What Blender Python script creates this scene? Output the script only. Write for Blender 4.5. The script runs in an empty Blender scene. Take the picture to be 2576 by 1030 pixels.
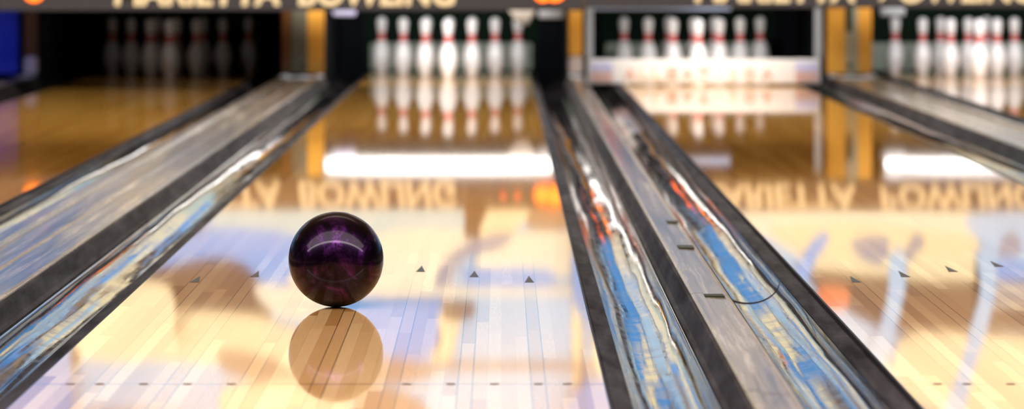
import bpy, bmesh, math, random
from mathutils import Vector, Matrix
random.seed(7)
S = bpy.context.scene
COL = S.collection
H = 0.808            # camera height above the lane surface (m)
FPX = 8900.0         # focal length in photo pixels
VX, VY = 1259.0, -117.4   # vanishing point of the lanes
YM = 20.37           # distance of the masking units

# ------------------------------------------------------------------ helpers
def link(o, parent=None):
    COL.objects.link(o)
    if parent: o.parent = parent
    return o
def tag(o, label=None, cat=None, group=None, kind=None):
    if label: o['label'] = label
    if cat: o['category'] = cat
    if group: o['group'] = group
    if kind: o['kind'] = kind
    return o
def empty(name, loc, label, cat, group=None):
    o = bpy.data.objects.new(name, None); o.location = loc; o.empty_display_size = .1
    return tag(link(o), label, cat, group)
def obj(name, bm, mats, parent=None, loc=None, smooth=False):
    me = bpy.data.meshes.new(name)
    bmesh.ops.recalc_face_normals(bm, faces=bm.faces)
    bm.to_mesh(me); bm.free()
    for m in (mats if isinstance(mats, (list, tuple)) else [mats]): me.materials.append(m)
    if smooth:
        for p in me.polygons: p.use_smooth = True
    o = bpy.data.objects.new(name, me)
    if loc: o.location = loc
    return link(o, parent)
def add_box(bm, x0, x1, y0, y1, z0, z1, mi=0, bev=0):
    vs = [bm.verts.new((x, y, z)) for x in (x0, x1) for y in (y0, y1) for z in (z0, z1)]
    fs = [(0,1,3,2),(4,6,7,5),(0,4,5,1),(2,3,7,6),(0,2,6,4),(1,5,7,3)]
    faces = []
    for f in fs:
        fc = bm.faces.new([vs[i] for i in f]); fc.material_index = mi; faces.append(fc)
    if bev:
        es = list({e for f in faces for e in f.edges})
        bmesh.ops.bevel(bm, geom=es, offset=bev, segments=2, affect='EDGES', clamp_overlap=True)
    return bm
def box(*a, **k):
    bm = bmesh.new(); return add_box(bm, *a, **k)
def extrude_profile(pts, ys, closed=True, bm=None):
    """pts: list of (x,z), swept along the y stations ys"""
    bm = bm or bmesh.new()
    rings = [[bm.verts.new((x, y, z)) for x, z in pts] for y in ys]
    n = len(pts)
    for a, b in zip(rings, rings[1:]):
        for i in range(n if closed else n - 1):
            j = (i + 1) % n
            bm.faces.new((a[i], a[j], b[j], b[i]))
    if closed:
        bm.faces.new(rings[0]); bm.faces.new(list(reversed(rings[-1])))
    return bm
def lathe(prof, seg=40):
    bm = bmesh.new(); rings = []
    for r, z in prof:
        if r < 1e-6: rings.append([bm.verts.new((0, 0, z))])
        else: rings.append([bm.verts.new((r*math.cos(2*math.pi*k/seg), r*math.sin(2*math.pi*k/seg), z)) for k in range(seg)])
    for a, b in zip(rings, rings[1:]):
        for k in range(seg):
            l = (k + 1) % seg
            if len(a) == 1: bm.faces.new((a[0], b[k], b[l]))
            elif len(b) == 1: bm.faces.new((a[k], a[l], b[0]))
            else: bm.faces.new((a[k], a[l], b[l], b[k]))
    return bm

# ------------------------------------------------------------------ materials
class NT:
    def __init__(s, name):
        s.m = bpy.data.materials.new(name); s.m.use_nodes = True
        s.t = s.m.node_tree; s.b = s.t.nodes['Principled BSDF']
    def n(s, typ, **k):
        nd = s.t.nodes.new(typ)
        for a, v in k.items(): setattr(nd, a, v)
        return nd
    def l(s, a, b): s.t.links.new(a, b)
    def val(s, sock, v):
        if hasattr(v, 'is_output') or hasattr(v, 'links'): s.l(v, sock)
        else: sock.default_value = v
    def math(s, op, a, b=None, c=None):
        nd = s.n('ShaderNodeMath', operation=op)
        s.val(nd.inputs[0], a)
        if b is not None: s.val(nd.inputs[1], b)
        if c is not None: s.val(nd.inputs[2], c)
        return nd.outputs[0]
    def mix(s, f, a, b, blend='MIX'):
        nd = s.n('ShaderNodeMix', data_type='RGBA', blend_type=blend)
        s.val(nd.inputs[0], f)
        for i, v in ((6, a), (7, b)):
            if isinstance(v, tuple): nd.inputs[i].default_value = (*v[:3], 1)
            else: s.l(v, nd.inputs[i])
        return nd.outputs[2]
    def ramp(s, f, stops, interp='LINEAR'):
        nd = s.n('ShaderNodeValToRGB'); cr = nd.color_ramp; cr.interpolation = interp
        while len(cr.elements) < len(stops): cr.elements.new(.5)
        for e, (p, c) in zip(cr.elements, stops):
            e.position = p; e.color = (*c, 1) if len(c) == 3 else c
        s.l(f, nd.inputs[0]); return nd.outputs[0]
    def coords(s, scale=(1, 1, 1), out='Object'):
        tc = s.n('ShaderNodeTexCoord'); mp = s.n('ShaderNodeMapping')
        mp.inputs['Scale'].default_value = scale
        s.l(tc.outputs[out], mp.inputs['Vector']); return mp.outputs[0]
    def noise(s, vec, scale, detail=3, rough=.5, dist=0):
        nd = s.n('ShaderNodeTexNoise'); nd.inputs['Scale'].default_value = scale
        nd.inputs['Detail'].default_value = detail; nd.inputs['Roughness'].default_value = rough
        nd.inputs['Distortion'].default_value = dist
        s.l(vec, nd.inputs['Vector']); return nd.outputs['Fac']
    def bump(s, h, strength=.2, dist=.01):
        nd = s.n('ShaderNodeBump'); nd.inputs['Strength'].default_value = strength
        nd.inputs['Distance'].default_value = dist; s.l(h, nd.inputs['Height'])
        s.l(nd.outputs[0], s.b.inputs['Normal']); return nd.outputs[0]
    def set(s, **k):
        for a, v in k.items():
            sk = s.b.inputs[a.replace('_', ' ')]
            if isinstance(v, tuple): sk.default_value = (*v[:3], 1) if len(v) == 3 else v
            elif hasattr(v, 'links'): s.l(v, sk)
            else: sk.default_value = v
        return s.m
def plain(name, col, rough=.5, metal=0, var=.12, vscale=8, coat=0, spec=.5):
    t = NT(name)
    f = t.noise(t.coords(), vscale, 4)
    c = t.mix(f, tuple(x*(1-var) for x in col), tuple(min(1, x*(1+var)) for x in col))
    return t.set(Base_Color=c, Roughness=rough, Metallic=metal, Coat_Weight=coat, Coat_Roughness=.05, Specular_IOR_Level=spec)
def emit(name, col, s):
    t = NT(name)
    f = t.noise(t.coords(), 3, 2)
    c = t.mix(f, tuple(x*.96 for x in col), col)
    t.l(c, t.b.inputs['Emission Color'])
    return t.set(Base_Color=col, Emission_Strength=s, Roughness=.4)

BW = 0.0274   # one lane board
def lane_wood():
    t = NT('lacquered_maple')
    tc = t.n('ShaderNodeTexCoord'); sp = t.n('ShaderNodeSeparateXYZ'); t.l(tc.outputs['Object'], sp.inputs[0])
    X, Y = sp.outputs[0], sp.outputs[1]
    u = t.math('ADD', t.math('DIVIDE', X, BW), 100.5)
    bi = t.math('FLOOR', u); fr = t.math('FRACT', u)
    wn = t.n('ShaderNodeTexWhiteNoise', noise_dimensions='1D'); t.l(bi, wn.inputs['W'])
    off = t.math('MULTIPLY', wn.outputs['Value'], 3.0)
    seg = t.math('FLOOR', t.math('ADD', t.math('MULTIPLY', Y, .75), off))
    wn2 = t.n('ShaderNodeTexWhiteNoise', noise_dimensions='2D')
    cb = t.n('ShaderNodeCombineXYZ'); t.l(bi, cb.inputs[0]); t.l(seg, cb.inputs[1]); t.l(cb.outputs[0], wn2.inputs['Vector'])
    maple = t.ramp(wn2.outputs['Value'], [(0, (.44, .20, .06)), (.45, (.66, .37, .15)), (1, (.86, .57, .29))])
    pine = t.ramp(wn2.outputs['Value'], [(0, (.55, .25, .035)), (.5, (.64, .31, .05)), (1, (.72, .37, .07))])
    fade = t.n('ShaderNodeMapRange'); t.l(t.math('ADD', Y, t.math('MULTIPLY', wn.outputs['Value'], .35)), fade.inputs['Value'])
    fade.inputs['From Min'].default_value = 9.6; fade.inputs['From Max'].default_value = 9.65
    # grain
    g = t.noise(t.coords((60, 2.2, 1)), 3, 5, .6, .3)
    col = t.mix(fade.outputs[0], maple, pine)
    col = t.mix(t.math('MULTIPLY', g, .32), col, (.33, .16, .05), 'MIX')
    # seams between boards
    e = t.math('ABSOLUTE', t.math('SUBTRACT', fr, .5))
    thin = t.math('GREATER_THAN', e, .482)
    col = t.mix(t.math('MULTIPLY', thin, .28), col, (.12, .06, .02))
    k = t.math('FRACT', t.math('ADD', t.math('DIVIDE', X, BW*5), 100.5))
    d = t.math('ABSOLUTE', t.math('SUBTRACT', t.math('MULTIPLY', t.math('ABSOLUTE', t.math('SUBTRACT', k, .5)), BW*5), BW*.5))
    deep = t.math('MULTIPLY', t.math('LESS_THAN', d, .0010), t.math('LESS_THAN', Y, 9.4))
    col = t.mix(t.math('MULTIPLY', deep, .85), col, (.035, .02, .012))
    cross = t.math('LESS_THAN', t.math('ABSOLUTE', t.math('SUBTRACT', Y, 6.63)), .010)
    col = t.mix(t.math('MULTIPLY', cross, .45), col, (.10, .05, .03))
    hb = t.noise(t.coords((9, 1.6, 1)), 1.2, 2, .5)
    t.bump(hb, .35, .0006)
    cn = t.n('ShaderNodeBump'); cn.inputs['Strength'].default_value = .25; cn.inputs['Distance'].default_value = .0004
    t.l(hb, cn.inputs['Height']); t.l(cn.outputs[0], t.b.inputs['Coat Normal'])
    return t.set(Base_Color=col, Roughness=.3, Coat_Weight=1.0, Coat_Roughness=.038, Coat_IOR=1.46, Specular_IOR_Level=.0)

def gutter_mat():
    t = NT('scuffed_grey_gutter')
    c1 = t.noise(t.coords((30, 2.0, 6)), 1.5, 6, .65, .4)
    c2 = t.noise(t.coords((5, 5, 5)), 2.0, 6, .7, .0)
    col = t.mix(t.ramp(c1, [(.35, (0,0,0)), (.75, (1,1,1))]), (.010, .010, .014), (.075, .060, .055))
    col = t.mix(t.ramp(c2, [(.5, (0,0,0)), (.8, (1,1,1))]), col, (.085, .070, .065))
    tc = t.n('ShaderNodeTexCoord'); 
    w1 = t.noise(t.coords((6, .40, 5)), 1.1, 2, .45, 1.2)
    w2 = t.noise(t.coords((55, 1.3, 30)), 1.3, 3, .5, .9)
    h = t.math('ADD', t.math('MULTIPLY', w1, 1.0), t.math('MULTIPLY', w2, .05))
    t.bump(h, .9, .0060)
    r = t.ramp(c2, [(.4, (.035,)*3), (.8, (.16,)*3)])
    return t.set(Base_Color=col, Roughness=r, Specular_IOR_Level=.42, IOR=1.5)
def cap_mat():
    t = NT('worn_metal_capping')
    c1 = t.noise(t.coords((40, 1.2, 10)), 1.2, 6, .65, .3)
    col = t.ramp(c1, [(.36, (.08, .058, .042)), (.52, (.22, .165, .12)), (.68, (.42, .35, .28))])
    w = t.noise(t.coords((22, 1.0, 10)), 1.2, 3, .5, .5)
    t.bump(w, .6, .0025)
    return t.set(Base_Color=col, Roughness=.2, Metallic=0, Specular_IOR_Level=.16)

M = {}
M['wood'] = lane_wood()
M['gutter'] = gutter_mat()
M['cap'] = cap_mat()
def mottled(name, dark, light, spec):
    t = NT(name)
    a = t.noise(t.coords((14, 2.2, 14)), 1.5, 6, .62, .3)
    f = t.ramp(a, [(.32, (0, 0, 0)), (.75, (1, 1, 1))])
    t.bump(a, .3, .001)
    return t.set(Base_Color=t.mix(f, dark, light), Roughness=t.ramp(f, [(0, (.62,)*3), (1, (.42,)*3)]), Specular_IOR_Level=spec)
M['ledge'] = mottled('dark_gutter_flange', (.004, .003, .004), (.040, .036, .040), .12)
M['wall_scuff'] = mottled('scuffed_dark_side_wall', (.012, .009, .009), (.050, .040, .037), .15)
M['black'] = plain('black_rubber', (.012, .010, .014), .45)
M['dark'] = plain('black_painted_board', (.005, .006, .009), .75, spec=.08)
M['arrow'] = plain('dark_inlay', (.02, .014, .012), .35, coat=0, spec=.35)
M['deckback'] = plain('dark_green_curtain', (.005, .014, .008), .75, vscale=4, spec=.1)
M['cushion'] = plain('grey_green_cushion', (.42, .48, .40), .8, vscale=5)
M['bluecurtain'] = plain('blue_curtain', (.02, .04, .45), .6)
M['amber'] = plain('amber_painted_strip', (.78, .37, .045), .4)
M['shaded_amber'] = plain('shaded_amber_strip', (.16, .055, .010), .5)  # amber strip with the dim lane's shade put into its colour
M['beige'] = plain('beige_panel', (.36, .33, .22), .5)
M['greygreen'] = plain('grey_green_panel', (.15, .14, .095), .5)
M['slot'] = plain('dark_green_slot', (.03, .04, .02), .5)
M['foot'] = plain('pale_plastic_foot', (.62, .50, .45), .4)
M['white'] = plain('white_painted_board', (.86, .85, .84), .35, var=.02)
M['palegrey'] = plain('pale_grey_metal', (.40, .43, .47), .35)
M['taupe'] = plain('taupe_metal', (.20, .17, .14), .5)
M['bluegrey'] = plain('blue_grey_metal', (.30, .36, .50), .35)
M['red'] = plain('pale_red_print', (.86, .50, .43), .4)
M['peach'] = plain('peach_print', (.88, .74, .62), .4)
M['sky'] = plain('lavender_print', (.60, .60, .85), .4)
M['maskbrown'] = plain('dark_brown_mask_board', (.022, .016, .015), .6, vscale=2)
M['letter'] = plain('cream_lettering', (.86, .66, .36), .4, var=.06)
M['orange'] = emit('orange_lit_disc', (1.0, .16, .005), 2.2)
M['amberlit'] = emit('amber_lit_centre', (1.0, .30, .02), 1.4)
M['redlit'] = emit('small_red_lamp', (1.0, .10, .04), .9)
M['tube'] = emit('white_light_diffuser', (1.0, .985, .95), 4.2)
M['housing'] = plain('grey_lamp_housing', (.25, .25, .26), .4)
M['ceil'] = plain('ceiling_tile', (.30, .28, .26), .8, vscale=3)
M['wallp'] = plain('dim_wall_paint', (.22, .18, .15), .8, vscale=2)
M['floorp'] = plain('dark_subfloor', (.03, .028, .028), .8)
M['approach'] = plain('approach_maple', (.55, .36, .18), .3, coat=1)
# mural colours
M['m_base'] = plain('mural_pale_blue', (.42, .66, .90), .6, var=.08, vscale=1.5)
M['m_cream'] = plain('mural_cream', (.94, .82, .50), .6, var=.05, vscale=2)
M['m_light'] = plain('mural_light_cream', (.96, .90, .68), .6, var=.04, vscale=2)
M['m_blue'] = plain('mural_blue', (.05, .29, .72), .6, var=.15, vscale=2)
M['m_mid'] = plain('mural_mid_blue', (.20, .44, .92), .6, var=.1, vscale=2)
M['m_aqua'] = plain('mural_pale_aqua', (.52, .72, .72), .6, var=.06, vscale=2)
M['m_brown'] = plain('mural_brown', (.09, .05, .03), .6, var=.2, vscale=2)
M['m_tan'] = plain('mural_tan', (.36, .25, .15), .6, var=.1, vscale=2)
M['m_grey'] = plain('mural_grey_blue', (.30, .34, .45), .6, var=.1, vscale=2)
M['m_orange'] = plain('mural_orange', (.85, .20, .05), .6)
M['m_white'] = plain('mural_white', (.90, .90, .92), .6, var=.03)

def pin_mat():
    t = NT('glossy_white_pin_with_red_bands')
    tc = t.n('ShaderNodeTexCoord'); sp = t.n('ShaderNodeSeparateXYZ'); t.l(tc.outputs['Object'], sp.inputs[0])
    z = sp.outputs[2]
    def band(z0, z1): return t.math('MULTIPLY', t.math('GREATER_THAN', z, z0), t.math('LESS_THAN', z, z1))
    b = t.math('ADD', band(.2230, .2465), band(.2515, .2760))
    scuff = t.noise(t.coords(), 18, 5)
    w = t.mix(scuff, (.80, .80, .82), (.88, .87, .88))
    c = t.mix(b, w, (.62, .045, .03))
    return t.set(Base_Color=c, Roughness=.25, Coat_Weight=.6, Coat_Roughness=.06)
M['pin'] = pin_mat()

def ball_mat():
    t = NT('purple_pearl_resin')
    v = t.coords((1, 1, 1))
    sw = t.noise(v, 11, 6, .6, 2.2)
    fine = t.noise(v, 42, 5, .65, 1.2)
    mixf = t.math('ADD', t.math('MULTIPLY', sw, .65), t.math('MULTIPLY', fine, .35))
    c = t.ramp(mixf, [(.36, (.004, .001, .007)), (.50, (.012, .002, .022)), (.70, (.13, .024, .21))])
    return t.set(Base_Color=c, Metallic=.95, Roughness=.32, Coat_Weight=.6, Coat_Roughness=.11, Coat_IOR=1.38)
M['ball'] = ball_mat()

# ------------------------------------------------------------------ layout
LANES = [-3.765, -2.145, -.340, 1.285, 3.105]
LW = .5343            # half width of a lane
GW = .235             # gutter width
Y0, Y1 = 4.65, 23.90  # foul line, tail plank
YK = 22.25            # front of the kickbacks
ZF = -.10
LN = ['lane beyond the far left edge', 'dim lane on the left', 'lane the purple ball rolls on',
      'lane with the lowered white sweep', 'lane at the far right']

def fn(name, bm, mat, **k):
    return tag(obj(name, bm, mat), kind='structure')
# floor and room
fn('floor', box(-12, 12, Y0 - .35, 26.4, ZF - .1, ZF), M['floorp'])
b = box(-12, 12, -4, Y0 - .02, ZF - .1, .0)
fn('floor_approach', b, M['approach'])
fn('ceiling', box(-12, 12, -4, 26.4, 3.2, 3.3), M['ceil'])
fn('wall_left', box(-12.1, -12, -4, 26.4, ZF - .1, 3.3), M['wallp'])
fn('wall_right', box(12, 12.1, -4, 26.4, ZF - .1, 3.3), M['wallp'])
fn('wall_back', box(-12.1, 12.1, -4.1, -4, ZF - .1, 3.3), M['wallp'])
fn('wall_front', box(-12.1, 12.1, 26.4, 26.5, ZF - .1, 3.3), M['dark'])

fn('pinsetter_hood', box(-4.6, 4.2, 21.9, 25.4, .98, 1.0), M['dark'])  # pinsetter hood above the pins, unseen; brackets and lights hang from it
# lanes
lane_labels = ['pale wooden bowling lane beyond the post at the far left edge',
  'dim honey-coloured bowling lane at the left, leading to unlit pins',
  'glossy maple bowling lane carrying the purple ball',
  'glossy bowling lane right of the ball, ending at the lowered white sweep bar',
  'bowling lane at the far right behind the diagonal grey divider']
for i, cx in enumerate(LANES):
    t = empty('bowling_lane', (cx, 0, 0), lane_labels[i], 'bowling lane', 'polished wooden bowling lanes')
    bm = box(-LW, LW, Y0, Y1, ZF, 0)
    obj('lane_surface', bm, M['wood'], t)
    if i in (2, 3):
        for k in range(-3, 4):
            ya = 9.20 - .145*abs(k)
            bm = bmesh.new()
            vs = [bm.verts.new(p) for p in ((k*.137 - .0115, ya - .085, .0006), (k*.137 + .0115, ya - .085, .0006), (k*.137, ya + .085, .0006))]
            bm.faces.new(vs)
            ex = bmesh.ops.extrude_face_region(bm, geom=bm.faces[:])
            bmesh.ops.translate(bm, verts=[v for v in ex['geom'] if isinstance(v, bmesh.types.BMVert)], vec=(0, 0, -.0008))
            obj('arrow_marker', bm, M['arrow'], t)
        for k in (-17, -15, -12, -9, -6, 6, 9, 12, 15, 17):
            pr = [(0, .0006), (.009, .0006), (.0092, -.0002)]
            bm = lathe(pr, 16)
            obj('dot_marker', bm, M['arrow'], t, loc=(k*BW, 6.63, 0))

# gutters: profile measured outward from the lane edge (u) to the divider
def gut_profile():
    pts = [(0.004, -.012), (.010, -.010), (.040, -.012), (.046, -.018)]
    c, r, n = .125, .079, 18
    for k in range(n + 1):
        a = math.pi*(1 - k/n)
        pts.append((c + r*math.cos(a), -.019 - .058*math.sin(a)))
    pts += [(.206, -.019)]
    return pts
GP = gut_profile()
def gutter(lane, side, label):
    e = LANES[lane] + side*LW
    t = empty('lane_gutter', (e, 0, 0), label, 'gutter', 'grey gutters along the lanes')
    ys = [Y0 + (Y1 - Y0)*k/96 for k in range(97)]
    ripple = random.Random(lane*7 + side)
    ph = [ripple.uniform(0, 6.28) for _ in range(6)]
    bm = bmesh.new(); rings = []
    for y in ys:
        ring = []
        for (u, z) in GP[3:]:
            w = .0016*math.sin(y*2.3 + ph[0] + u*18) + .0009*math.sin(y*5.1 + ph[1] - u*30)
            edge = 1 if .05 < u < .2 else 0
            ring.append(bm.verts.new((side*u, y, z + w*edge)))
        ring += [bm.verts.new((side*.206, y, ZF)), bm.verts.new((side*.046, y, ZF))]
        rings.append(ring)
    n = len(rings[0])
    for a, b_ in zip(rings, rings[1:]):
        for i in range(n):
            j = (i + 1) % n; bm.faces.new((a[i], a[j], b_[j], b_[i]))
    bm.faces.new(rings[0]); bm.faces.new(list(reversed(rings[-1])))
    obj('trough', bm, M['gutter'], t, smooth=True)
    bm = extrude_profile([(side*u, z) for u, z in ((.004, ZF), (.004, -.010), (.010, -.008), (.040, -.011), (.046, -.016), (.046, ZF))], [Y0, Y1])
    obj('flange', bm, M['ledge'], t)
    bm = extrude_profile([(side*u, z) for u, z in ((.0, ZF), (.0, -.0005), (.004, -.0005), (.004, ZF))], [Y0, Y1])
    obj('edge_strip', bm, M['black'], t)
    bm = extrude_profile([(side*u, z) for u, z in ((.2065, ZF), (.2065, -.014), (.214, -.006), (.230, .030), (.2345, .034), (.2345, ZF))], [Y0, YK - .01])
    obj('side_wall', bm, M['wall_scuff'], t)
    # section joint bands
    for yj in ((8.93,) if (lane, side) == (3, -1) else ()):
        bm = bmesh.new()
        a, c = [], []
        for u, z in GP[3:]:
            a.append(bm.verts.new((side*u, yj - .006, z + .0022))); c.append(bm.verts.new((side*u, yj + .006, z + .0022)))
        for i in range(len(a) - 1): bm.faces.new((a[i], a[i+1], c[i+1], c[i]))
        ex = bmesh.ops.extrude_face_region(bm, geom=bm.faces[:])
        bmesh.ops.translate(bm, verts=[v for v in ex['geom'] if isinstance(v, bmesh.types.BMVert)], vec=(0, 0, -.004))
        obj('joint_band', bm, M['black'], t)
    return t
gl = {(0, 1): 'dark gutter at the far left edge beyond the shaded amber post',
      (1, -1): 'narrow dark gutter on the left side of the dim left lane',
      (1, 1): 'gutter with a blue reflection on the right side of the dim left lane',
      (2, -1): 'gutter streaked blue and cream to the left of the purple ball',
      (2, 1): 'gutter streaked blue, cream and orange to the right of the purple ball',
      (3, -1): 'wide dark-edged gutter with a cross joint, left of the sweep lane',
      (3, 1): 'dim gutter on the right side of the sweep lane',
      (4, -1): 'gutter on the left side of the far right lane'}
for (ln, sd), lb in gl.items(): gutter(ln, sd, lb)

# dividers between neighbouring gutters
def divider(xa, xb, wide, label, extra=()):
    w = xb - xa; cx = (xa + xb)/2
    t = empty('lane_divider', (cx, 0, 0), label, 'divider', 'raised dividers between gutters')
    h = w/2
    ys = [Y0, YK - .05, YK]
    body = extrude_profile([(-h, ZF), (-h, .018), (h, .018), (h, ZF)], [Y0, YK])
    obj('divider_body', body, M['ledge'], t)
    rw = .03 if not wide else .045
    if wide:
        prof = [(-h, .018), (-h, .038), (-h + .008, .042), (-h + rw, .042), (-h + rw + .008, .030), (-.02, .032), (-.012, .036), (.012, .036), (.02, .032),
                (h - rw - .008, .030), (h - rw, .042), (h - .008, .042), (h, .038), (h, .018)]
    else:
        prof = [(-h, .018), (-h, .038), (-h + .005, .042), (-h + rw - .004, .042), (-h + rw, .036), (h - .014, .034), (h - .008, .038), (h, .034), (h, .018)]
    joints = [Y0, 6.2, 7.97, 10.4, 12.6, 15.2, 18.0, YK - .35]
    for a, b_ in zip(joints, joints[1:]):
        obj('cap_strip', extrude_profile(prof, [a + .003, b_ - .003]), M['cap'], t)
    # end cap sloping up to the kickback
    pe = [(x, z + .004 if z > .02 else z) for x, z in prof]
    obj('end_cap', extrude_profile(pe, [YK - .35, YK]), M['palegrey'], t)
    for (x, y, l, w2) in extra:
        bm = box(x - cx - w2/2, x - cx + w2/2, y, y + l, .030, .0385, bev=.001)
        obj('clip', bm, M['slot'], t)
    return t
XD = []
for i in range(4):
    xa, xb = LANES[i] + LW + GW, LANES[i+1] - LW - GW
    XD.append((xa, xb))
divider(*XD[0], False, 'narrow dark divider at the far left edge beside the dim lane')
divider(*XD[1], True, 'broad grey capped divider between the dim left lane and the ball lane')
divider(*XD[2], False, 'narrow worn divider with two dark clips, right of the ball lane',
        [(.494, 10.12, .07, .034), (.486, 9.24, .09, .042), (.478, 7.94, .05, .050)])
divider(*XD[3], True, 'broad grey divider sloping down to the right edge of the picture')

# kickbacks with their front posts
def kickback(xa, xb, kind, label):
    cx = (xa + xb)/2; h = (xb - xa)/2
    t = empty('kickback', (cx, YK, 0), label, 'kickback', 'kickback walls between pin decks')
    obj('side_board', box(-h, h, .03, 3.1, ZF, .975), M['dark'], t)
    if kind == 'narrow' or kind == 'dim':
        obj('front_strip', box(-h, h, 0, .03, .165, .975, bev=.004), M['amber'] if kind == 'narrow' else M['shaded_amber'], t)
        bm = box(-h, h, -.012, .03, .048, .160, bev=.01); obj('foot_block', bm, M['foot'], t)
    else:
        w, wr = (.062, .105) if kind == 'left' else (.118, .088)
        left_m = M['shaded_amber'] if kind == 'left' else M['amber']
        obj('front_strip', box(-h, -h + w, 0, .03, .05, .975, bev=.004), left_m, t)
        obj('front_strip', box(h - wr, h, 0, .03, .05, .975, bev=.004), M['amber'], t)
        cpan = obj('centre_panel', box(-h + w, h - wr, -.004, .03, .05, .975), M['greygreen'] if kind == 'left' else M['beige'], t)
        if kind != 'left':
            bm = bmesh.new(); n = 12; r = .022; z0, z1 = .335, .47; pts = []
            for k in range(n + 1): pts.append((r*math.cos(math.pi*k/n), z1 + r*math.sin(math.pi*k/n)))
            for k in range(n + 1): pts.append((-r*math.cos(math.pi*k/n), z0 - r*math.sin(math.pi*k/n)))
            extrude_profile(pts, [-.008, -.0035], bm=bm)
            obj('slot', bm, M['slot'], cpan)
        bm = bmesh.new()
        extrude_profile([(.017*math.cos(2*math.pi*k/16), .10 + .017*math.sin(2*math.pi*k/16)) for k in range(16)], [-.010, -.0035], bm=bm)
        obj('hole', bm, M['slot'], cpan)
    return t
kickback(*XD[0], 'dim', 'shaded amber kickback post with pale round foot at the far left, beside blue')
kickback(*XD[1], 'left', 'kickback post between unlit pins and lit pins, amber strips, the left coloured as shaded')
kickback(*XD[2], 'narrow', 'slim amber kickback post just left of the lowered white sweep')
kickback(*XD[3], 'right', 'kickback post with two amber strips, beige panel and dark green slot')

# pits, curtains
cl = ['blue lit pit curtain at the far left edge', 'black pit curtain behind the unlit pins', 'dark green pit curtain behind the pins of the ball lane',
      'dark pit curtain behind the pins and white sweep', 'dark green pit curtain behind the far right pins']
for i, cx in enumerate(LANES):
    w = LW + GW - .005
    t = empty('pit_curtain', (cx, 24.45, 0), cl[i], 'curtain', 'pit curtains behind the pins')
    obj('curtain', box(-.60, .60, 0, .03, -.09, .97), M['bluecurtain'] if i == 0 else M['deckback'], t)
    for s_ in (-1, 1): obj('side_flap', box(s_*(w + .602)/2 - (w - .602)/2, s_*(w + .602)/2 + (w - .602)/2, 0, .03, -.09, .97), M['bluecurtain'] if i == 0 else M['dark'], t)
    if i >= 2:
        obj('cushion', box(-.56, .56, -.05, 0, .0, .19, bev=.01), M['cushion'], t)
    elif i == 0:
        obj('cushion', box(w - .16, w - .08, -.9, -.86, .02, .6, bev=.01), M['m_mid'], t)

# blue housing panel seen at far left
t = empty('pinsetter_panel', (-3.28, 22.35, 0), 'blue painted pinsetter side panel at the far left edge', 'panel')
obj('panel_face', box(-.30, .235, 0, .02, .045, .9, bev=.004), M['bluecurtain'], t)
obj('panel_rib', box(.02, .055, -.012, 0, .06, .9, bev=.003), M['taupe'], t)
# pins
prof_in = [(0, .02), (.9, 0), (1.015, .05), (1.415, .75), (1.955, 2.25), (2.255, 3.375), (2.383, 4.5), (2.28, 5.875), (1.85, 7.25), (1.48, 8.0), (1.235, 8.625),
           (.985, 9.375), (.90, 10), (.935, 10.875), (1.047, 11.75), (1.197, 12.625), (1.273, 13.5), (1.22, 14.1), (1.05, 14.55), (.75, 14.83), (.4, 14.97), (0, 15)]
def smooth_prof(p, n=3):
    out = []
    for i in range(len(p) - 1):
        p0, p1, p2, p3 = p[max(i-1, 0)], p[i], p[i+1], p[min(i+2, len(p)-1)]
        for k in range(n):
            s = k/n
            out.append(tuple(.5*((2*p1[j]) + (-p0[j]+p2[j])*s + (2*p0[j]-5*p1[j]+4*p2[j]-p3[j])*s*s + (-p0[j]+3*p1[j]-3*p2[j]+p3[j])*s**3) for j in (0, 1)))
    out.append(p[-1]); return [(max(0, a)*.0254, b_*.0254) for a, b_ in out]
YH = 22.94
lane_words = {1: 'in the dark rack at left', 2: 'in the bright rack beyond the purple ball', 3: 'in the rack behind the white sweep', 4: 'in the rack at far right'}
pos_words = {1: 'front head pin', 2: 'second-row left pin', 3: 'second-row right pin', 4: 'third-row leftmost pin', 5: 'third-row middle pin', 6: 'third-row rightmost pin',
             7: 'back-row leftmost pin', 8: 'back-row second pin from left', 9: 'back-row second pin from right', 10: 'back-row rightmost pin'}
pin_xy = {}
n = 1
for r in range(4):
    for c in range(r + 1):
        pin_xy[n] = ((c - r/2)*.3048, r*.264); n += 1
first = None
HIDE = {(4, 10)}
for li in (2, 1, 3, 4):
    for n, (dx, dy) in pin_xy.items():
        if (li, n) in HIDE: continue
        if first is None:
            o = obj('bowling_pin', lathe(smooth_prof(prof_in), 40), M['pin'], smooth=True); first = o
        else:
            o = first.copy(); link(o)
        o.location = (LANES[li] + dx, YH + dy, 0)
        tag(o, 'white red-banded ' + pos_words[n] + ' ' + lane_words[li], 'bowling pin', 'bowling pins ' + lane_words[li])

# bowling ball
BR = .1086
t = empty('bowling_ball', (-.3755, 8.08, 0), 'glossy dark purple bowling ball standing on the lane', 'bowling ball')
bm = bmesh.new(); bmesh.ops.create_uvsphere(bm, u_segments=96, v_segments=64, radius=BR)
obj('ball_shell', bm, M['ball'], t, loc=(0, 0, BR), smooth=True)
d = Vector((-.03, .22, 1)).normalized()
for k, (ax, ay, rr) in enumerate(((-.05, -.02, .0125), (.22, -.02, .0125), (.08, .42, .014))):
    d = Vector((ax - .02, .34 + ay, 1)).normalized()
    bm = bmesh.new()
    prof = [(0, .0004), (rr - .0015, .0004), (rr, .0009), (rr + .0012, .0003), (rr + .0012, -.004), (0, -.004)]
    bm2 = lathe(prof, 28)
    q = d.to_track_quat('Z', 'Y').to_matrix().to_4x4()
    bmesh.ops.transform(bm2, matrix=Matrix.Translation(Vector((0, 0, BR)) + d*(BR - .0004)) @ q, verts=bm2.verts)
    obj('finger_hole', bm2, M['black'], t, smooth=False); bm.free()

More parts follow.
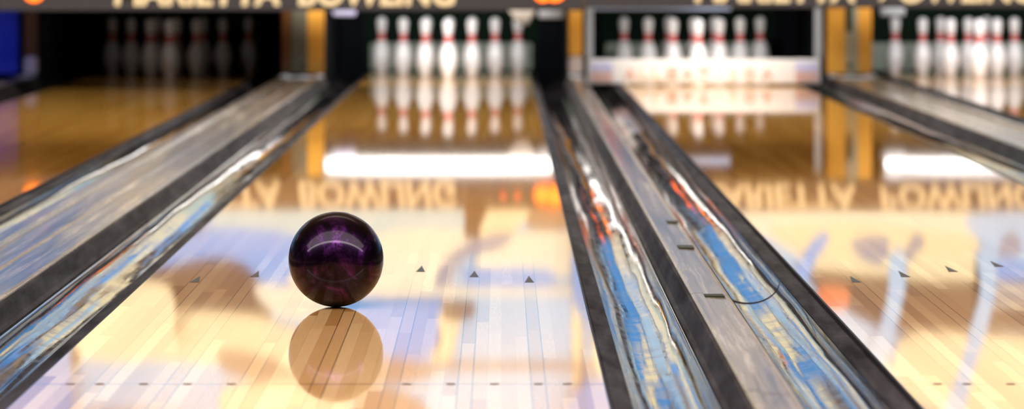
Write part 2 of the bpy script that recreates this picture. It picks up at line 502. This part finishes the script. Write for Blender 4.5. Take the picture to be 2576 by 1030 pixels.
# text helper
def text_mesh(name, s, size, mat, parent, loc, shear=0.0, extrude=.004, width=None, offset=0.0):
    cu = bpy.data.curves.new(name, 'FONT'); cu.body = s; cu.size = size; cu.extrude = extrude
    cu.align_x = 'LEFT'; cu.shear = shear; cu.offset = offset
    tmp = bpy.data.objects.new('tmp', cu); COL.objects.link(tmp)
    dg = bpy.context.evaluated_depsgraph_get(); dg.update()
    me = bpy.data.meshes.new_from_object(tmp.evaluated_get(dg)); me.name = name
    bpy.data.objects.remove(tmp); bpy.data.curves.remove(cu)
    xs = [v.co.x for v in me.vertices]; x0, x1 = min(xs), max(xs)
    k = (width/(x1 - x0)) if width else 1
    for v in me.vertices: v.co = Vector(((v.co.x - x0)*k, -v.co.z, v.co.y))
    me.materials.clear(); me.materials.append(mat)
    for p in me.polygons: p.material_index = 0
    o = bpy.data.objects.new(name, me); o.location = loc
    return link(o, parent)

# sweeps
def sweep(cx, y, z0, label, wx):
    t = empty('sweep_bar', (cx, y, z0), label, 'sweep bar')
    h = wx/2
    obj('board', box(-h, h, 0, .03, 0, .150, bev=.006), M['white'], t)
    P = 413.0
    def X(px): return (px - VX)/P - cx
    for j, (a, b_) in enumerate(((-h + .02, -h + .155), (h - .155, h - .015))):
        e = obj('end_emblem', box(a, b_, -.003, 0, .075, .130), M['sky'], t)
        for k in range(4): obj('stripe', box(a, b_, -.003, 0, .015 + k*.015, .023 + k*.015), M['red'], e)
    for j, (ch, px) in enumerate(zip('ALLEAT10A', (1572, 1609, 1644, 1678, 1716, 1758, 1838, 1872, 1916))):
        text_mesh('lettering', ch, .095, M['peach'] if j in (1, 2, 6) else M['red'], t, (X(px), -.002, .035), width=.065 if ch != '1' else .03, offset=.002)
    for sx in (-1, 1):
        obj('arm', box(sx*(h - .012) - .022, sx*(h - .012) + .022, .0, .03, .151, .52, bev=.004), M['palegrey'], t)
    return t
sweep(1.240, 21.56, .012, 'white sweep bar with pale red lettering lowered in front of the pins', 1.42)

# pinsetter details under the masks
t = empty('pinsetter_beam', (1.27, 21.95, .455), 'blue-grey pinsetter beam above the pins behind the white sweep', 'beam')
obj('beam', box(-.70, .16, 0, .04, 0, .05, bev=.004), M['bluegrey'], t)
def plate(px, w, y0, y1, Y, mat, label, prof=None):
    p = FPX/Y; zb = lambda y: H - (y - VY)/p
    x = (px - VX)/p
    hw = w/2/p; za, zc = zb(y1), zb(y0)
    if prof:
        bm = extrude_profile([(-hw, zc - za), (hw, zc - za), (hw*.35, 0), (-hw*.2, 0)], [0, .03])
        add_box(bm, -hw*.5, hw*.5, .03, .06, (zc - za)*.4, .979 - za)
    else:
        bm = box(-hw, hw, 0, .03, 0, zc - za, bev=.006)
        add_box(bm, -hw*.7, hw*.7, .03, .06, (zc - za)*.2, .979 - za)
    o = obj('bracket', bm, mat, loc=(x, Y, za)); tag(o, label, 'bracket', 'pinsetter brackets'); return o
plate(866, 58, 16, 40, 22.1, M['sky'], 'pale lavender bracket at upper left of the bright ball-lane pins')
plate(1386, 62, 18, 46, 22.1, M['palegrey'], 'grey bracket at upper right of the ball-lane pins, below orange disc')
plate(1312, 82, 12, 62, 22.2, M['taupe'], 'taupe tapered bracket above the rightmost ball-lane pin', prof=True)
plate(2246, 62, 14, 40, 22.1, M['palegrey'], 'grey bracket at upper left of the far right pins')

# pin lights
def pin_light(cx, w, y, z0, z1, label):
    t = empty('pin_light', (cx, y, z0), label, 'light', 'pin lights above the racks')
    obj('diffuser', box(-w/2, w/2, -.03, .03, 0, z1 - z0, bev=.01), M['tube'], t)
    obj('housing', box(-w/2, w/2, -.035, .035, z1 - z0, z1 - z0 + .05), M['housing'], t)
    for s in (-1, 1): obj('end_bracket', box(s*(w/2 + .008) - .008, s*(w/2 + .008) + .008, -.03, .03, .0, .979 - z0), M['housing'], t)
    return t
pin_light(-.383, 1.41, 22.0, .470, .545, 'long bright white light above the ball-lane pins, seen mirrored in the lane')
pin_light(3.105, 1.43, 22.0, .474, .530, 'long bright white light above the far right pins')

# masking units with mural
PM = FPX/YM
YB = H*PM + VY
def mx(px): return (px - VX)/PM
def mz(py): return (py - YB)/PM          # from the y where the lane mirrors it
def smooth_poly(pts, n=5):
    out = []; L = len(pts)
    for i in range(L):
        p0, p1, p2, p3 = pts[i-1], pts[i], pts[(i+1) % L], pts[(i+2) % L]
        for k in range(n):
            s = k/n
            out.append(tuple(.5*((2*p1[j]) + (-p0[j]+p2[j])*s + (2*p0[j]-5*p1[j]+4*p2[j]-p3[j])*s*s + (-p0[j]+3*p1[j]-3*p2[j]+p3[j])*s**3) for j in (0, 1)))
    return out
# shapes in the picture as mirrored on the lane, listed from back to front
R = lambda x0, y0, x1, y1: [(x0, y0), (x1, y0), (x1, y1), (x0, y1)]
ART = [
 ('m_blue', 0, [(-380, 545), (540, 545), (15, 1035), (-60, 1200), (-380, 1200)]),
 ('m_blue', 0, [(1440, 560), (1850, 560), (2290, 1020), (2290, 1120), (1560, 1120)]),
 ('m_cream', 1, [(150, 600), (300, 575), (440, 590), (420, 625), (260, 650), (170, 690), (110, 660)]),
 ('m_brown', 1, [(20, 700), (160, 690), (230, 720), (120, 790), (-40, 800)]),
 ('m_cream', 1, [(-150, 850), (-30, 820), (60, 840), (0, 920), (-140, 960), (-220, 920)]),
 ('m_aqua', 1, [(-350, 600), (-120, 580), (20, 600), (-60, 660), (-330, 680)]),
 ('m_cream', 1, [(1500, 600), (1570, 590), (1640, 640), (1660, 760), (1620, 860), (1560, 800), (1520, 700)]),
 ('m_brown', 1, [(1650, 585), (1740, 580), (1800, 640), (1760, 700), (1690, 680)]),
 ('m_cream', 1, [(1740, 720), (1820, 700), (1900, 760), (2010, 900), (1950, 960), (1830, 860)]),
 ('m_brown', 1, [(1640, 900), (1720, 890), (1790, 960), (1760, 1060), (1660, 1060)]),
 ('m_aqua', 1, [(1850, 620), (1900, 640), (1990, 740), (1960, 780), (1880, 720)]),
 ('m_cream', 1, [(2050, 960), (2130, 980), (2200, 1050), (2120, 1090), (2040, 1040)]),
 ('m_aqua', 0, R(540, 528, 1175, 640)),
 ('m_mid', 1, [(380, 640), (560, 575), (760, 600), (780, 690), (660, 720), (420, 690)]),
 ('m_light', 1, [(930, 600), (1050, 575), (1230, 585), (1300, 600), (1150, 640), (1110, 730), (900, 740), (720, 700)]),
 ('m_brown', 0, R(1168, 452, 1226, 600)),
 ('m_cream', 1, [(1235, 520), (1290, 515), (1345, 530), (1300, 575), (1260, 600), (1205, 600)]),
 ('m_tan', 1, [(1345, 525), (1440, 525), (1450, 570), (1330, 572)]),
 ('m_light', 1, [(1270, 590), (1440, 585), (1470, 640), (1470, 690), (1230, 690), (1200, 640)]),
 ('m_mid', 1, [(1180, 680), (1380, 680), (1370, 725), (1200, 725)]),
 ('m_grey', 1, [(1290, 590), (1262, 622), (1180, 650), (1140, 700), (1120, 790), (1085, 800), (1100, 690), (1150, 630), (1230, 592)]),
 ('m_light', 0, R(960, 722, 1500, 745)),
 ('m_blue', 0, R(860, 749, 1110, 778)),
 ('m_mid', 1, [(880, 775), (1110, 775), (1105, 850), (1060, 905), (960, 900), (900, 850)]),
 ('m_cream', 1, [(1100, 790), (1160, 790), (1150, 840), (1130, 910), (1080, 905), (1110, 850)]),
 ('m_brown', 1, [(1120, 762), (1190, 765), (1185, 800), (1120, 802)]),
 ('m_brown', 1, [(330, 700), (430, 668), (560, 650), (640, 690), (690, 790), (560, 800), (380, 790), (250, 800)]),
 ('m_light', 1, [(640, 720), (720, 720), (830, 730), (870, 760), (800, 800), (720, 800), (670, 770)]),
 ('m_cream', 1, [(250, 805), (400, 785), (620, 790), (800, 850), (960, 915), (1000, 950), (800, 950), (560, 920), (330, 900), (260, 860)]),
 ('m_tan', 1, [(560, 880), (680, 900), (760, 960), (700, 1010), (640, 960), (560, 930)]),
 ('m_cream', 1, [(560, 985), (700, 960), (820, 985), (900, 1030), (860, 1120), (600, 1110)]),
 ('m_tan', 1, [(820, 905), (1000, 900), (1100, 930), (1040, 960), (840, 960)]),
 ('m_tan', 1, [(900, 985), (1010, 990), (1080, 1040), (1060, 1120), (900, 1120)]),
 ('m_cream', 0, R(1439, 690, 1462, 1120)),
 ('m_tan', 0, R(1100, 912, 1560, 932)),
 # right half
 ('m_light', 1, [(1800, 545), (2000, 532), (2480, 535), (2640, 560), (2640, 600), (2400, 640), (1960, 600)]),
 ('m_cream', 1, [(1930, 580), (2120, 560), (2400, 585), (2600, 640), (2610, 700), (2480, 712), (2260, 700), (2060, 680), (2020, 650)]),
 ('m_grey', 1, [(2140, 605), (2230, 600), (2220, 660), (2170, 650)]),
 ('m_base', 1, [(2430, 545), (2640, 545), (2700, 700), (2500, 720), (2470, 620)]),
 ('m_mid', 0, R(2500, 655, 2760, 712)),
 ('m_brown', 1, [(2030, 680), (2300, 705), (2800, 720), (2800, 840), (2480, 830), (2300, 840), (2180, 810), (2080, 745)]),
 ('m_light', 0, R(2490, 718, 2800, 732)), ('m_grey', 0, R(2490, 738, 2800, 752)), ('m_light', 0, R(2480, 760, 2800, 772)),
 ('m_orange', 1, [(2060, 725), (2130, 728), (2125, 775), (2065, 775)]),
 ('m_cream', 1, [(2270, 850), (2400, 835), (2600, 850), (2800, 880), (2800, 1120), (2300, 1120), (2250, 960)]),
 ('m_light', 1, [(2100, 900), (2240, 920), (2300, 1100), (2150, 1100)]),
 ('m_mid', 1, [(2060, 590), (2085, 600), (2050, 650), (2030, 700), (2000, 690), (2020, 640)]),
 ('m_grey', 1, [(2300, 590), (2325, 610), (2290, 650), (2262, 690), (2240, 680), (2270, 640)]),
 ('m_base', 1, [(2236, 640), (2275, 640), (2272, 740), (2240, 860), (2200, 950), (2160, 950), (2210, 820), (2232, 740)]),
 ('m_base', 1, [(2450, 635), (2500, 640), (2500, 740), (2470, 860), (2440, 950), (2400, 1120), (2330, 1120), (2400, 960), (2440, 820), (2465, 720)]),
 ('m_grey', 1, [(2530, 590), (2560, 600), (2560, 640), (2510, 640)]),
]
def mural_piece(parent, xa, xb, shift=0.0):
    """all art shapes clipped to xa..xb as one mesh with raised layers"""
    bm = bmesh.new(); mats = []; 
    def mi(n):
        if n not in mats: mats.append(n)
        return mats.index(n)
    za, zt = mz(527), 2.35
    add_box(bm, xa - parent.location.x, xb - parent.location.x, -.012, 0, za, zt, mi('m_base'))
    arts = [(m, sm, [(mx(x), mz(y)) for x, y in p]) for m, sm, p in ART]
    # the wall graphic carries on, with the same kind of shapes, over the rest of its width and height
    arts.append(('m_blue', 0, [(-11.9, 1.90), (11.9, 1.90), (11.9, 2.35), (-11.9, 2.35)]))
    arts.append(('m_blue', 0, [(-11.9, .70), (-3.1, .70), (-3.1, 1.95), (-11.9, 1.95)]))
    arts.append(('m_blue', 0, [(3.5, .70), (11.9, .70), (11.9, 1.95), (3.5, 1.95)]))
    rg = random.Random(11)
    for k in range(120):
        cx, cz = rg.uniform(-11, 11), rg.uniform(1.98, 2.3)
        if cx < -3.0 or cx > 3.5: cz = rg.uniform(.78, 2.3)
        m = rg.choice(['m_cream', 'm_brown', 'm_cream', 'm_brown', 'm_mid', 'm_brown', 'm_tan', 'm_blue'])
        a, b_ = rg.uniform(.15, .55), rg.uniform(.06, .2); ph = rg.uniform(-.5, .5)
        arts.append((m, 1, [(cx + a*math.cos(q)*rg.uniform(.7, 1.1) , cz + b_*math.sin(q + ph)*rg.uniform(.7, 1.1)) for q in [2*math.pi*j/7 for j in range(7)]]))
    for x0, z0, x1, z1, m in ((-2.9, .70, -2.2, 1.05, 'm_blue'), (-2.4, 1.1, -1.9, 1.5, 'm_cream'), (-2.9, 1.2, -2.5, 1.9, 'm_blue'), 
                              (.44, .75, .80, 1.25, 'm_blue'), (.56, 1.30, .86, 1.6, 'm_cream'), (.48, 1.65, 1.5, 1.95, 'm_blue'), (.85, .90, 1.35, 1.30, 'm_blue'),
                              (.95, 1.32, 1.6, 1.55, 'm_cream')):
        arts.append((m, 1, [(x0, z0), ((x0+x1)/2, z0 - .04), (x1, z0), (x1 + .04, (z0+z1)/2), (x1, z1), (x0, z1)]))
    y = -.013
    for m, sm, p in arts:
        q = smooth_poly(p) if sm else p
        tb = bmesh.new()
        vs = [tb.verts.new((x, 0, z)) for x, z in q]
        f = tb.faces.new(vs)
        bmesh.ops.triangulate(tb, faces=[f])
        for co, no in (((xa, 0, 0), (-1, 0, 0)), ((xb, 0, 0), (1, 0, 0)), ((0, 0, za), (0, 0, -1)), ((0, 0, zt), (0, 0, 1))):
            g = tb.verts[:] + tb.edges[:] + tb.faces[:]
            if g: bmesh.ops.bisect_plane(tb, geom=g, plane_co=co, plane_no=no, clear_outer=True)
        idx = {v: bm.verts.new((v.co.x - parent.location.x, y, v.co.z)) for v in tb.verts}
        for f in tb.faces:
            if f.calc_area() > 1e-7:
                nf = bm.faces.new([idx[v] for v in f.verts]); nf.material_index = mi(m)
        tb.free(); y -= .0007
    me = bpy.data.meshes.new('mural_panel')
    for f in bm.faces: 
        f.normal_update()
        if f.normal.y > 0 and len(f.verts) != 4: f.normal_flip()
    bm.to_mesh(me); bm.free()
    for m in mats: me.materials.append(M[m])
    o = bpy.data.objects.new('mural_panel', me); return link(o, parent)
def disc(parent, px, py, r, mat, inner=None, name='orange_disc'):
    bm = bmesh.new()
    n_ = 28
    extrude_profile([(r*math.cos(2*math.pi*k/n_), r*math.sin(2*math.pi*k/n_)) for k in range(n_)], [-.02, -.002], bm=bm)
    p = parent.location
    o = obj(name, bm, mat, parent, loc=(mx(px) - p.x, 0, mz(py)))
    if inner:
        bm = bmesh.new()
        extrude_profile([(inner*math.cos(2*math.pi*k/n_), inner*math.sin(2*math.pi*k/n_)) for k in range(n_)], [-.026, -.02], bm=bm)
        obj('glowing_centre', bm, M['amberlit'], o)
    return o
XS = [(-11.9, XD[0][0] + .04), (XD[0][0] + .045, XD[2][0] + .04), (XD[2][0] + .045, 11.9)]
ZBOT = [.478, .478, .494]
mlab = ['masking panel with an orange disc at the far left top corner',
        'masking panel with cream MARIETTA BOWLING lettering over the left pair of lanes',
        'masking panel with cream MARIETTA BOWLING lettering over the right pair of lanes']
for i, (xa, xb) in enumerate(XS):
    cx = (xa + xb)/2
    t = empty('masking_unit', (cx, YM, 0), mlab[i], 'masking unit', 'masking panels over the lanes')
    hh = (xb - xa)/2
    obj('mask_board', box(-hh, hh, 0, .05, ZBOT[i], 2.40, bev=.003), M['maskbrown'], t)
    mural_piece(t, xa, xb)
    if i == 1:
        text_mesh('lettering', 'MARIETTA', .205, M['letter'], t, (mx(288) - cx, 0, .512), shear=.12, width=(705-288)/PM, offset=.006)
        text_mesh('lettering', 'BOWLING', .205, M['letter'], t, (mx(750) - cx, 0, .512), shear=.12, width=(1148-750)/PM, offset=.006)
        disc(t, 1366, 490, .054, M['orange'], .034)
        disc(t, 1396, 493, .060, M['orange'], .036)
        for px in (1266, 1302): disc(t, px, 494, .016, M['redlit'], name='small_red_lamp')
        disc(t, 86, 492, .060, M['orange'], .034)
    if i == 2:
        text_mesh('lettering', 'MARIETTA', .19, M['letter'], t, (mx(1748) - cx, 0, .530), shear=.12, width=(2152-1748)/PM, offset=.006)
        text_mesh('lettering', 'BOWLING', .19, M['letter'], t, (mx(2212) - cx, 0, .530), shear=.12, width=(2610-2212)/PM, offset=.006)
        disc(t, 1532, 499, .040, M['orange']); disc(t, 1558, 499, .040, M['orange'])
# bulkhead over the masks up to the ceiling
fn('wall_bulkhead', box(-12, 12, YM + .051, YM + .12, 2.0, 3.2), M['wallp'])

# ------------------------------------------------------------------ lights
def area(name, loc, rot, sx, sy, power, col=(1, .93, .82), spread=None):
    l = bpy.data.lights.new(name, 'AREA'); l.shape = 'RECTANGLE'; l.size = sx; l.size_y = sy
    l.energy = power; l.color = col
    if spread: l.spread = math.radians(spread)
    o = bpy.data.objects.new(name, l); o.location = loc
    o.rotation_euler = rot; return link(o)
R_ = math.radians
# wall-washers in front of the masks
for x in (-7.4, -4.4, -1.6, 1.2, 4.0, 7.0):
    area('mural_washer', (x, 16.0, 3.08), (R_(68), 0, 0), 1.6, .3, 134, (1, 1, 1))
# ceiling lights over the foul line end
area('unseen_ceiling_panel', (-.4, 6.6, 3.1), (0, 0, 0), 13, 1.6, 230, (1, .90, .78))
area('unseen_ceiling_panel', (-.5, 15.5, 3.1), (0, 0, 0), 7, 1.5, 58, (1, .84, .62), 110)  # added warm fill for the far lane wood, no fixture
area('ceiling_strip', (-.4, 5.4, 3.1), (0, 0, 0), 19, .45, 470, (1, .9, .85))
area('unseen_ceiling_panel', (-.5, 11.5, 3.1), (0, 0, 0), 6, 2.0, 100, (1, .84, .62), 95)  # added lane fill, spread narrowed to keep it off the ball
for x in (-.75, -.1):
    area('ceiling_spot', (x, 1.2, 3.0), (R_(-25), 0, 0), .2, .2, 12, (.9, .95, 1))
# added fill lamps for pins and sweep, unseen up behind the masks
area('deck_fill', (LANES[2], 21.85, .80), (R_(52), 0, 0), 1.3, .1, 38, (1, .98, .95))
area('deck_fill', (LANES[4], 21.85, .80), (R_(52), 0, 0), 1.3, .1, 34, (1, .97, .95))
area('deck_fill', (LANES[3] + .04, 21.9, .80), (R_(48), 0, 0), .16, .08, 10, (1, .98, .95), 110)
area('deck_fill', (LANES[3] - .02, 21.22, .74), (R_(14), 0, 0), 1.1, .06, 11, (1, .98, .95), 130)  # added in front of the sweep to brighten its face
area('deck_fill', (LANES[1] - .08, 22.2, .56), (R_(58), 0, 0), .12, .06, .42, (1, .85, .75))  # weak lamp added to lift the pins of the dark rack
area('blue_lamp', (-3.3, 21.6, .9), (R_(35), 0, 0), .3, .1, .9, (.25, .35, 1), 70)

w = bpy.data.worlds.new('World'); S.world = w; w.use_nodes = True
w.node_tree.nodes['Background'].inputs[0].default_value = (.05, .055, .07, 1)
w.node_tree.nodes['Background'].inputs[1].default_value = .3

# ------------------------------------------------------------------ camera
cam = bpy.data.cameras.new('Camera'); co = bpy.data.objects.new('Camera', cam); link(co)
co.location = (0, 0, H); co.rotation_euler = (R_(90), 0, 0)
cam.sensor_width = 36; cam.lens = 36*FPX/2576
cam.shift_x = (1288 - VX)/2576; cam.shift_y = -(515 - VY)/2576
cam.clip_end = 100
cam.dof.use_dof = True; cam.dof.focus_distance = 8.05; cam.dof.aperture_fstop = 3.7
S.camera = co
S.view_settings.view_transform = 'Standard'; S.view_settings.look = 'None'
S.view_settings.exposure = 0; S.view_settings.gamma = 1; S.view_settings.use_curve_mapping = False
S.cycles.use_denoising = True
S.cycles.max_bounces = 8; S.cycles.diffuse_bounces = 4; S.cycles.glossy_bounces = 5
S.cycles.sample_clamp_indirect = 6
S.cycles.caustics_reflective = True
